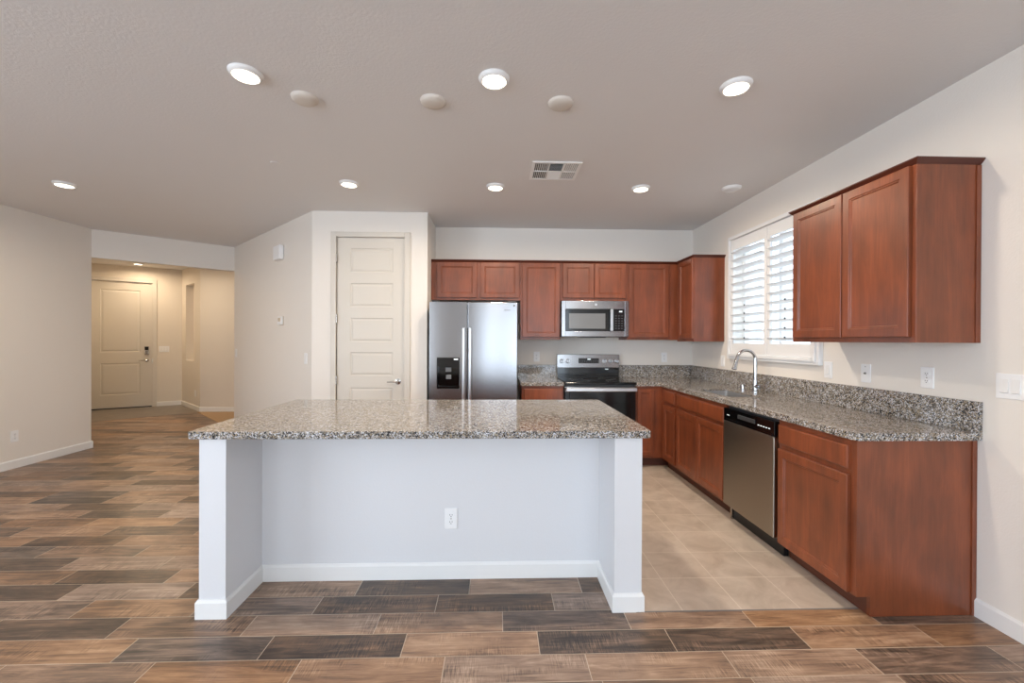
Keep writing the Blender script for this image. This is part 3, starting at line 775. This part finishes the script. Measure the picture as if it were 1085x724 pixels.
BZ0, BZ1 = 0.10, CT - 0.038
FXR = 1.775; BD = XW - FXR - 0.001
FYB = 4.52
cabinet('base_cabinet', 'brown base cabinet between the refrigerator and the range', 'kitchen cabinet', (0.262, FYB, 0), 0, 0.449, YB - FYB - 0.001, BZ0, BZ1,
        doors=[(0.025, 0.440, 0.128, 0.69)], drawers=[(0.025, 0.440, 0.722, 0.846)], toe=True)
cabinet('base_cabinet', 'brown corner base cabinet immediately right of the range', 'kitchen cabinet', (1.480, FYB, 0), 0, XW - 0.002 - 1.480, YB - FYB - 0.001, BZ0, BZ1,
        doors=[(0.022, 0.205, 0.128, 0.846)], toe=True)
cabinet('base_cabinet', 'narrowest brown base cabinet in the right run, next to the corner', 'kitchen cabinet', (FXR, FYB - 0.001, 0), RW, FYB - 0.001 - 4.135, BD, BZ0, BZ1,
        doors=[(0.085, 0.363, 0.128, 0.693)], drawers=[(0.085, 0.363, 0.724, 0.842)], toe=True)
cabinet('base_cabinet', 'brown double door sink base cabinet left of the dishwasher', 'kitchen cabinet', (FXR, 4.1345, 0), RW, 4.1345 - 3.2265, BD, BZ0, BZ1 if False else BZ1,
        doors=[(0.024, 0.440, 0.128, 0.693), (0.446, 0.890, 0.128, 0.693)], drawers=[(0.024, 0.890, 0.724, 0.842)], toe=True)
cabinet('base_cabinet', 'brown base cabinet with drawer and side panel at the near end of the counter', 'kitchen cabinet', (FXR, 2.6135, 0), RW, 2.6135 - 2.035, BD, BZ0, BZ1,
        doors=[(0.014, 0.541, 0.104, 0.693)], drawers=[(0.014, 0.541, 0.724, 0.842)], toe=True, scribe=(0.002, BZ1))

# ------------------------------------------------------------------ counters with backsplash
bm = bmesh.new(); prism(bm, [(0.250, FYB - 0.03), (0.711, FYB - 0.03), (0.711, YB - 0.001), (0.250, YB - 0.001)], BZ1 + 0.0005, CT)
ct1 = obj('countertop', bm, M_gran, bevel=0.003); tag(ct1, 'short granite countertop between the refrigerator and the range', 'countertop')
obj('backsplash', bx(0.250, 0.711, YB - 0.021, YB - 0.001, CT + 0.0002, CT + 0.152), M_gran, ct1, bevel=0.002)

SX0, SX1, SY0, SY1 = 1.855, 2.135, 3.345, 3.88     # sink opening
def counter_L():
    bm = bmesh.new()
    E = FXR - 0.028; e = 2.008; rr = 0.03
    outer = [(1.478, FYB - 0.03), (E, FYB - 0.03)]
    corner = [(E + rr - rr * math.cos(R(a)), e + rr - rr * math.sin(R(a))) for a in range(0, 91, 18)]
    outer += corner + [(XW - 0.001, e), (XW - 0.001, YB - 0.001), (1.478, YB - 0.001)]
    hole = round_rect(SX0, SX1, SY0, SY1, 0.022, n=6)
    # two level meshes with a hole, filled by triangulation
    def layer(z):
        vo = [bm.verts.new((x, y, z)) for x, y in outer]; vh = [bm.verts.new((x, y, z)) for x, y in hole]
        ed = [bm.edges.new((vo[i], vo[(i + 1) % len(vo)])) for i in range(len(vo))] + [bm.edges.new((vh[i], vh[(i + 1) % len(vh)])) for i in range(len(vh))]
        bmesh.ops.triangle_fill(bm, edges=ed, use_beauty=True)
        return vo, vh
    a, ah = layer(CT); b, bh = layer(BZ1 + 0.0005)
    for p, q in ((a, b), (ah, bh)):
        n = len(p)
        for i in range(n): bm.faces.new((p[i], p[(i + 1) % n], q[(i + 1) % n], q[i]))
    return bm
ct2 = obj('countertop', counter_L(), M_gran); tag(ct2, 'L-shaped granite countertop holding the sink along the right wall', 'countertop')
obj('backsplash', bx(1.478, XW - 0.022, YB - 0.021, YB - 0.001, CT + 0.0002, CT + 0.152), M_gran, ct2, bevel=0.002)
obj('backsplash', bx(XW - 0.021, XW - 0.001, 2.008, YB - 0.001, CT + 0.0002, CT + 0.152), M_gran, ct2, bevel=0.002)

# sink
def sink_bm():
    bm = bmesh.new()
    rings = []
    for ins, z, r in ((0.0006, CT - 0.016, 0.022), (0.0022, CT - 0.014, 0.021), (0.003, BZ1 - 0.02, 0.021), (0.008, BZ1 - 0.17, 0.03), (0.04, BZ1 - 0.195, 0.03)):
        rings.append([bm.verts.new((x, y, z)) for x, y in round_rect(SX0 + ins, SX1 - ins, SY0 + ins, SY1 - ins, r, n=6)])
    for a, b in zip(rings[:-1], rings[1:]):
        for i in range(len(a)): bm.faces.new((a[i], a[(i + 1) % len(a)], b[(i + 1) % len(a)], b[i]))
    bm.faces.new(rings[-1])
    return bm
snk = thing('sink', 'stainless undermount sink set in the granite counter below the window', 'sink', ((SX0 + SX1) / 2, (SY0 + SY1) / 2, BZ1 - 0.195))
so = obj('basin', sink_bm(), M_sink, snk, smooth=True, world=True)
obj('drain', lathe(bmesh.new(), [(0.0, 0.002), (0.03, 0.002), (0.042, 0.004), (0.045, 0.0)], Matrix.Translation((2.02, 3.53, BZ1 - 0.195))), M_chrome, snk, smooth=True, world=True)
# the sink base is hollow where the basin hangs
for o in list(bpy.data.objects):
    if o.name.startswith('base_cabinet') and 'sink base' in o.get('label', ''):
        cb = [c for c in o.children if c.name.startswith('cabinet_box')][0]
        W_ = 4.1345 - 3.2265
        bm = boxes([(0, 0.018, 0, BD, BZ0, BZ1), (W_ - 0.018, W_, 0, BD, BZ0, BZ1), (0.018, W_ - 0.018, BD - 0.01, BD, BZ0, BZ1), (0.018, W_ - 0.018, 0, BD - 0.01, BZ0, BZ0 + 0.018), (0.018, W_ - 0.018, 0, 0.02, BZ0 + 0.018, BZ1)])
        bm.to_mesh(cb.data); bm.free()

# faucet
fx, fy = 2.264, 3.656
fc = thing('faucet', 'chrome gooseneck pull-down faucet behind the sink', 'faucet', (fx, fy, CT))
def FT(bm): return bm
obj('faucet_body', lathe(bmesh.new(), [(0, 0), (0.027, 0), (0.027, 0.008), (0.021, 0.014), (0.019, 0.10), (0.0165, 0.115), (0.0, 0.115)], n=24), M_chrome, fc, smooth=True)
pts = [(0, 0, 0.11), (0, 0, 0.20), (0, 0, 0.285)]
rad = 0.082
for a in range(10, 161, 10): pts.append((-rad + rad * math.cos(R(a)), 0, 0.285 + rad * math.sin(R(a))))
tipdir = Vector((-math.sin(R(165)), 0, math.cos(R(165)))).normalized()
last = Vector(pts[-1])
obj('spout', sweep(bmesh.new(), pts, [0.0155] * 3 + [0.0125] * (len(pts) - 3), 16), M_chrome, fc, smooth=True)
q = [last + tipdir * s for s in (0.0, 0.02, 0.06, 0.115)]
sp = obj('spray_head', sweep(bmesh.new(), q, [0.0135, 0.0145, 0.0165, 0.0215], 16), M_chrome, fc, smooth=True)
obj('spray_nozzle', sweep(bmesh.new(), [q[-1], q[-1] + tipdir * 0.004], [0.018, 0.017], 16), M_blackp, sp)
bm = sweep(bmesh.new(), [(0, -0.010, 0.052), (0, -0.058, 0.052)], [0.0165, 0.0165], 16)
sweep(bm, [(0, -0.050, 0.052), (0.005, -0.075, 0.058), (0.01, -0.125, 0.068)], [0.010, 0.008, 0.006], 12)
obj('handle', bm, M_chrome, fc, smooth=True)
o = obj('air_gap_cap', lathe(bmesh.new(), [(0, 0), (0.022, 0), (0.022, 0.005), (0.018, 0.009), (0.018, 0.05), (0.015, 0.056), (0, 0.057)], Matrix(), 20), M_chrome, smooth=True)
o.location = (2.252, 3.824, CT); tag(o, 'short chrome cylinder cap on the counter left of the faucet', 'air gap')

# ------------------------------------------------------------------ refrigerator (local: x 0..W, front at y=0)
fx0, fx1, ffy = -0.700, 0.208, 4.40
fr_ = thing('refrigerator', 'stainless steel side by side refrigerator with black water dispenser', 'refrigerator', (fx0, ffy, 0))
Wf = fx1 - fx0; sp_ = -0.309 - fx0
obj('body', bx(0.004, Wf - 0.004, 0.078, 0.70, 0.03, 1.735), M_dgrey, fr_, bevel=0.006)
obj('kick_grille', bx(0.02, Wf - 0.02, 0.10, 0.16, 0.002, 0.03), M_blackp, fr_)
dx0, dx1, dz0, dz1 = -0.618 - fx0, -0.392 - fx0, 0.86, 1.175
def frid_door(a, b, hole=None):
    bm = bmesh.new(); z0, z1, T = 0.06, 1.752, 0.07
    if hole is None: box(bm, a, b, 0, T, z0, z1)
    else:
        c, d, e, f = hole
        xs, zs = [a, c, d, b], [z0, e, f, z1]
        for i in range(3):
            for j in range(3):
                if i == 1 and j == 1: continue
                v = [bm.verts.new(p) for p in ((xs[i], 0, zs[j]), (xs[i + 1], 0, zs[j]), (xs[i + 1], 0, zs[j + 1]), (xs[i], 0, zs[j + 1]))]; bm.faces.new(v)
        for q in (((c, e), (d, e)), ((d, e), (d, f)), ((d, f), (c, f)), ((c, f), (c, e))):
            v = [bm.verts.new(p) for p in ((q[0][0], 0, q[0][1]), (q[1][0], 0, q[1][1]), (q[1][0], 0.05, q[1][1]), (q[0][0], 0.05, q[0][1]))]; bm.faces.new(v)
        for q in (((a, z0), (b, z0)), ((b, z0), (b, z1)), ((b, z1), (a, z1)), ((a, z1), (a, z0))):
            v = [bm.verts.new(p) for p in ((q[0][0], 0, q[0][1]), (q[1][0], 0, q[1][1]), (q[1][0], T, q[1][1]), (q[0][0], T, q[0][1]))]; bm.faces.new(v)
        v = [bm.verts.new(p) for p in ((a, T, z0), (b, T, z0), (b, T, z1), (a, T, z1))]; bm.faces.new(v)
        bmesh.ops.remove_doubles(bm, verts=bm.verts, dist=1e-5)
    return bm
dl = obj('freezer_door', frid_door(0, sp_ - 0.004, (dx0, dx1, dz0, dz1)), M_steel, fr_, bevel=0.005)
dr = obj('fridge_door', frid_door(sp_ + 0.004, Wf), M_steel, fr_, bevel=0.005)
def fhandle(x):
    return boxes([(x - 0.0135, x + 0.0135, -0.055, -0.035, 0.55, 1.487), (x - 0.010, x + 0.010, -0.036, -0.0005, 0.58, 0.62), (x - 0.010, x + 0.010, -0.036, -0.0005, 1.42, 1.46)])
M_handle = mat('handle_steel', (205, 205, 207), 0.3, 1.0)
obj('handle', fhandle(sp_ - 0.033), M_handle, dl, bevel=0.005)
obj('handle', fhandle(sp_ + 0.033), M_handle, dr, bevel=0.005)
dp = obj('dispenser', boxes([(dx0, dx1, 0.048, 0.0495, dz0, dz1), (dx0, dx1, -0.002, 0.02, 1.085, dz1), (dx0, dx1, -0.004, 0.045, dz0, dz0 + 0.018),
                             (dx0, dx0 + 0.006, -0.004, 0.048, dz0, dz1), (dx1 - 0.006, dx1, -0.004, 0.048, dz0, dz1)]), M_black, fr_)
cxd = (dx0 + dx1) / 2
obj('paddle', bx(cxd - 0.03, cxd + 0.03, 0.022, 0.030, 1.03, 1.075), M_mark, dp, bevel=0.002)
obj('paddle', bx(cxd - 0.024, cxd + 0.03, 0.022, 0.030, 0.955, 1.0), M_mark, dp, bevel=0.002)
obj('control_marks', boxes([(dx1 - 0.055, dx1 - 0.012, -0.003, -0.0018, 1.155, 1.168)]), M_bright, dp)
obj('badge', boxes([(Wf - 0.135, Wf - 0.122, -0.0015, 0.0005, 1.665, 1.676), (Wf - 0.118, Wf - 0.072, -0.0015, 0.0005, 1.668, 1.673)]), M_mark, dr)
obj('logo', lathe(bmesh.new(), [(0, 0.0015), (0.010, 0.0015), (0.010, 0)], RX(Wf - 0.035, 0, 1.718), 20), M_mark, dr)
obj('hinge_cover', boxes([(0.02, 0.10, 0.02, 0.12, 1.7525, 1.768), (Wf - 0.10, Wf - 0.02, 0.02, 0.12, 1.7525, 1.768)]), M_dgrey, fr_, bevel=0.004)

# ------------------------------------------------------------------ microwave
mx0, mx1 = 0.7165, 1.4735; my = 4.72
mw = thing('microwave', 'stainless over-the-range microwave with black glass window and keypad', 'microwave', (mx0, my, 1.402))
Wm, Hm = mx1 - mx0, 0.406
obj('body', bx(0.003, Wm - 0.003, 0.035, YB - my - 0.002, 0.0, Hm), M_dgrey, mw)
mdoor_w = 0.578
def frame_bm(x0, x1, z0, z1, a, b, c, d, y0, y1):
    return boxes([(x0, a, y0, y1, z0, z1), (b, x1, y0, y1, z0, z1), (a, b, y0, y1, z0, c), (a, b, y0, y1, d, z1)])
obj('front_frame', frame_bm(0, Wm, 0.004, Hm - 0.002, 0.044, 0.710, 0.066, 0.312, 0, 0.035), M_steel, mw, bevel=0.003)
md = obj('door_glass', bx(0.0445, 0.560, -0.004, 0.034, 0.0665, 0.3115), M_black, mw, bevel=0.003)
obj('window_screen', bx(0.082, 0.490, -0.0055, -0.0035, 0.092, 0.262), M_window_mw, md)
bm = bmesh.new(); box(bm, 0.538, 0.568, -0.048, -0.030, 0.068, 0.310); box(bm, 0.543, 0.560, -0.03, -0.003, 0.075, 0.10); box(bm, 0.543, 0.560, -0.03, -0.003, 0.278, 0.303)
obj('handle', bm, M_handle, mw, bevel=0.004)
kp = obj('control_panel', bx(0.5605, 0.7095, -0.003, 0.034, 0.0665, 0.3115), M_black, mw, bevel=0.002)
obj('clock_display', bx(0.645, 0.680, -0.0045, -0.0028, 0.278, 0.292), M_bright, kp)
lst = []
for r_ in range(6):
    for c_ in range(3): lst.append((0.603 + c_ * 0.034, 0.618 + c_ * 0.034, -0.0042, -0.0028, 0.095 + r_ * 0.028, 0.099 + r_ * 0.028))
obj('button_marks', boxes(lst), M_mark, kp)
obj('logo', lathe(bmesh.new(), [(0, 0.002), (0.013, 0.002), (0.013, 0)], RX(0.385, 0, 0.362), 24), M_handle, mw)
obj('logo_ring', lathe(bmesh.new(), [(0.018, 0), (0.018, 0.0015), (0.0145, 0.0015), (0.0145, 0)], RX(0.605, 0, 0.365), 24), M_mark, mw)
obj('vent_bottom', boxes([(0.22, 0.5, 0.02, 0.2, -0.008, -0.0002)]), M_blackp, mw)

# ------------------------------------------------------------------ range
r0, r1 = 0.714, 1.476; ry = 4.462
rg = thing('range', 'stainless electric range with black glass cooktop and five-knob backguard', 'stove', (r0, ry, 0))
Wr = r1 - r0; dB = YB - 0.003 - ry
obj('body', bx(0.003, Wr - 0.003, 0.045, dB, 0.04, 0.895), M_dgrey, rg)
obj('cooktop', bx(0.0, Wr, -0.012, dB - 0.055, 0.8955, 0.921), M_black, rg, bevel=0.005)
bm = bmesh.new()
for cx_, cy_, rr_ in ((0.2, 0.16, 0.10), (0.56, 0.16, 0.08), (0.2, 0.43, 0.075), (0.56, 0.43, 0.10)):
    lathe(bm, [(rr_ - 0.002, 0.0), (rr_ - 0.002, 0.0004), (rr_, 0.0004), (rr_, 0.0)], Matrix.Translation((cx_, cy_, 0.9211)), 36)
obj('burner_ring', bm, M_mark, rg)
dd = obj('oven_door', frame_bm(0.004, Wr - 0.004, 0.16, 0.872, 0.05, Wr - 0.05, 0.30, 0.70, 0.0, 0.045), M_black, rg, bevel=0.003)
obj('oven_window', bx(0.0505, Wr - 0.0505, 0.002, 0.040, 0.3005, 0.6995), M_black, dd)
obj('door_top_trim', bx(0.0035, Wr - 0.0035, -0.002, 0.0, 0.822, 0.872), M_steel, dd)
bm = bmesh.new(); box(bm, 0.006, Wr - 0.006, -0.062, -0.036, 0.827, 0.866); box(bm, 0.03, 0.06, -0.037, -0.002, 0.832, 0.86); box(bm, Wr - 0.06, Wr - 0.03, -0.037, -0.002, 0.832, 0.86)
obj('handle', bm, M_handle, dd, bevel=0.007)
obj('storage_drawer', bx(0.004, Wr - 0.004, 0.0, 0.045, 0.045, 0.152), M_steel, rg, bevel=0.003)
obj('levelling_foot', boxes([(0.03, 0.07, 0.06, 0.10, 0.002, 0.045), (Wr - 0.07, Wr - 0.03, 0.06, 0.10, 0.002, 0.045), (0.03, 0.07, dB - 0.1, dB - 0.06, 0.002, 0.045), (Wr - 0.07, Wr - 0.03, dB - 0.1, dB - 0.06, 0.002, 0.045)]), M_blackp, rg)
bgy = dB - 0.054
bg_ = obj('backguard', bx(0.004, Wr - 0.004, bgy, dB, 1.035, 1.195), M_steel, rg, bevel=0.004)
obj('backguard_base', bx(0.010, Wr - 0.010, bgy + 0.006, dB - 0.002, 0.9215, 1.0345), M_black, rg)
obj('display', bx(0.262, 0.508, bgy - 0.002, bgy + 0.001, 1.088, 1.150), M_black, bg_, bevel=0.001)
obj('clock', bx(0.370, 0.408, bgy - 0.003, bgy - 0.0015, 1.130, 1.144), M_bright, bg_)
obj('button_marks', boxes([(0.275 + i * 0.027, 0.288 + i * 0.027, bgy - 0.003, bgy - 0.0015, z, z + 0.004) for i in range(9) for z in (1.100, 1.116)]), M_mark, bg_)
for kx in (0.060, 0.132, 0.575, 0.647, 0.722):
    kb = obj('knob', lathe(bmesh.new(), [(0, 0.028), (0.018, 0.028), (0.020, 0.024), (0.021, 0.006), (0.026, 0.004), (0.026, 0)], RX(kx, bgy, 1.115), 24), M_handle, rg, smooth=True)
    obj('knob_grip', bx(kx - 0.004, kx + 0.004, bgy - 0.034, bgy - 0.0275, 1.098, 1.133), M_blackp, kb, bevel=0.001)
obj('rear_badge', bx(0.585, 0.625, bgy + 0.0045, bgy + 0.0062, 1.015, 1.022), M_bright, rg)

# ------------------------------------------------------------------ dishwasher (faces -X)
dw = thing('dishwasher', 'stainless dishwasher with black control strip in the right cabinet run', 'dishwasher', (1.745, 3.2225, 0), RW)
Wd = 3.2225 - 2.6185
obj('tub', bx(0.004, Wd - 0.004, 0.045, BD + 0.025, 0.1, 0.868), M_dgrey, dw)
obj('door_panel', bx(0.004, Wd - 0.004, 0, 0.044, 0.118, 0.755), M_steel_dw, dw, bevel=0.005)
cp = obj('control_panel', boxes([(0.004, Wd - 0.004, 0.004, 0.044, 0.757, 0.852), (0.02, Wd - 0.02, 0.0, 0.004, 0.757, 0.775)]), M_black, dw, bevel=0.003)
obj('pocket_handle', bx(0.20, 0.40, -0.004, 0.006, 0.800, 0.828), M_dgrey, cp, bevel=0.004)
obj('button_marks', boxes([(0.43 + i * 0.028, 0.445 + i * 0.028, 0.0025, 0.0045, 0.797, 0.803) for i in range(5)] + [(0.05, 0.08, 0.0025, 0.0045, 0.80, 0.805)]), M_bright, cp)
obj('kick_plate', bx(0.004, Wd - 0.004, 0.07, 0.10, 0.003, 0.112), M_blackp, dw)
obj('leveling_leg', boxes([(0.02, 0.04, 0.05, 0.068, 0.003, 0.112)]), M_nickel, dw)

# ------------------------------------------------------------------ ceiling fittings
def emis(name, col, s):
    m = mat(name, (255, 255, 255), 0.5)
    P(m).inputs['Emission Color'].default_value = col; P(m).inputs['Emission Strength'].default_value = s
    return m
WARM = (1.0, 0.84, 0.66)
M_led = emis('led_lens', (1.0, 0.86, 0.66, 1), 5.0)
M_lens_off = mat('unlit_lens', (235, 235, 235), 0.3)
def can_light(label, x, y, z, r=0.080, lens=0.061, power=9, lit=True, group=None, col=WARM):
    t = thing('recessed_light', label, 'ceiling light', (x, y, z), 0, group)
    obj('trim_ring', lathe(bmesh.new(), [(r, 0), (r, -0.004), (r - 0.006, -0.014), (lens + 0.003, -0.022), (lens, -0.020), (lens, 0)], Matrix(), 40), M_trim, t, smooth=True)
    obj('lens', lathe(bmesh.new(), [(lens - 0.0005, -0.010), (lens - 0.0005, -0.018), (lens * 0.7, -0.0215), (0, -0.023)], Matrix(), 32), M_led if lit else M_lens_off, t, smooth=True)
    if lit:
        l = area_light('lamp_glow', (0, 0, -0.026), (0, 0, 0), lens * 1.9, 0, power, col, 'DISK', 170)
        l.parent = t
    return t
G = None
can_light('big lit recessed light nearest the viewer on the left side of ceiling', -1.287, 2.213, ZC, power=9)
can_light('lit recessed light at the top centre of the ceiling, nearest row', -0.022, 2.206, ZC, power=9)
can_light('lit recessed light of the nearest row, at the right side of ceiling', 1.258, 2.215, ZC, power=9)
can_light('far left lit recessed light, above the living side of the room', -3.80, 3.86, ZC, power=12)
can_light('lit recessed light in front of the pantry door', -1.287, 3.728, ZC, power=4)
can_light('lit recessed light left of the air vent, middle of the far row', -0.022, 3.745, ZC, power=15)
can_light('lit recessed light right of the air vent in the far row', 1.263, 3.724, ZC, power=15)
can_light('warm lit recessed light in the foyer ceiling', -6.778, 8.253, 2.78, power=10, col=(1.0, 0.78, 0.54))
can_light('added warm fill light of the foyer, unseen behind the header', -5.35, 7.15, 2.78, power=13, col=(1.0, 0.78, 0.54))  # added unseen lamp and fixture, warms the foyer without a hot spot
can_light('unlit recessed light close to the window wall', 2.058, 3.687, ZC, lit=False)

bm = lathe(bmesh.new(), [(0, -0.024), (0.035, -0.024), (0.060, -0.019), (0.070, -0.010), (0.073, 0)], Matrix(), 36)
cv = obj('ceiling_cover', bm, M_beigew, smooth=True); cv.location = (-1.087, 2.429, ZC)
tag(cv, 'round white blank ceiling cover beside the left big light', 'ceiling cover')
for x, y, lab in ((-0.369, 2.428, 'round white blank ceiling cover just left of the centre light'), (0.355, 2.417, 'round white blank ceiling cover right of the centre light')):
    c = cv.copy(); C.objects.link(c); c.location = (x, y, ZC); c['label'] = lab
sc_ = obj('sprinkler_cover', lathe(bmesh.new(), [(0, -0.004), (0.036, -0.004), (0.040, 0)], Matrix(), 28), M_ceil, smooth=True)
sc_.location = (-1.712, 3.335, ZC); tag(sc_, 'faint flat disc cover on the ceiling between two light rows', 'sprinkler cover')

vx0, vx1, vy0, vy1 = 0.262, 0.640, 3.205, 3.560
vt = thing('air_vent', 'rectangular white ceiling air vent with six louvered cells', 'air vent', ((vx0 + vx1) / 2, (vy0 + vy1) / 2, ZC))
zz0, zz1 = ZC - 0.010, ZC - 0.0005
b_ = 0.024
obj('frame', boxes([(vx0, vx1, vy0, vy0 + b_, zz0, zz1), (vx0, vx1, vy1 - b_, vy1, zz0, zz1), (vx0, vx0 + b_, vy0 + b_, vy1 - b_, zz0, zz1), (vx1 - b_, vx1, vy0 + b_, vy1 - b_, zz0, zz1)]), M_trim, vt, world=True, bevel=0.002)
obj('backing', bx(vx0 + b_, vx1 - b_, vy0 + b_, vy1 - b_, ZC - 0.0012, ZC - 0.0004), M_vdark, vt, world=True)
cw = (vx1 - vx0 - 2 * b_) / 3; chh = (vy1 - vy0 - 2 * b_) / 2
obj('divider', boxes([(vx0 + b_ + cw - 0.004, vx0 + b_ + cw + 0.004, vy0 + b_, vy1 - b_, zz0, zz1), (vx0 + b_ + 2 * cw - 0.004, vx0 + b_ + 2 * cw + 0.004, vy0 + b_, vy1 - b_, zz0, zz1), (vx0 + b_, vx1 - b_, vy0 + b_ + chh - 0.004, vy0 + b_ + chh + 0.004, zz0, zz1)]), M_trim, vt, world=True)
for i in range(3):
    for j in range(2):
        a0, a1 = vx0 + b_ + cw * i + 0.004, vx0 + b_ + cw * (i + 1) - 0.004
        c0, c1 = vy0 + b_ + chh * j + 0.004, vy0 + b_ + chh * (j + 1) - 0.004
        bm = bmesh.new(); n = 7
        for k in range(n):
            if i == 1:
                y = c0 + (c1 - c0) * (k + .5) / n; s = 1 if j == 0 else -1
                v = [bm.verts.new(p) for p in ((a0, y - 0.007 * s, ZC - 0.009), (a1, y - 0.007 * s, ZC - 0.009), (a1, y + 0.007 * s, ZC - 0.002), (a0, y + 0.007 * s, ZC - 0.002))]
            else:
                x = a0 + (a1 - a0) * (k + .5) / n; s = 1 if i == 0 else -1
                v = [bm.verts.new(p) for p in ((x - 0.005 * s, c0, ZC - 0.009), (x - 0.005 * s, c1, ZC - 0.009), (x + 0.004 * s, c1, ZC - 0.002), (x + 0.004 * s, c0, ZC - 0.002))]
            f = bm.faces.new(v)
        r = bmesh.ops.extrude_face_region(bm, geom=bm.faces[:])
        bmesh.ops.translate(bm, verts=[e for e in r['geom'] if isinstance(e, bmesh.types.BMVert)], vec=(0, 0, 0.0008))
        obj('louver_cell', bm, M_trim, vt, world=True)
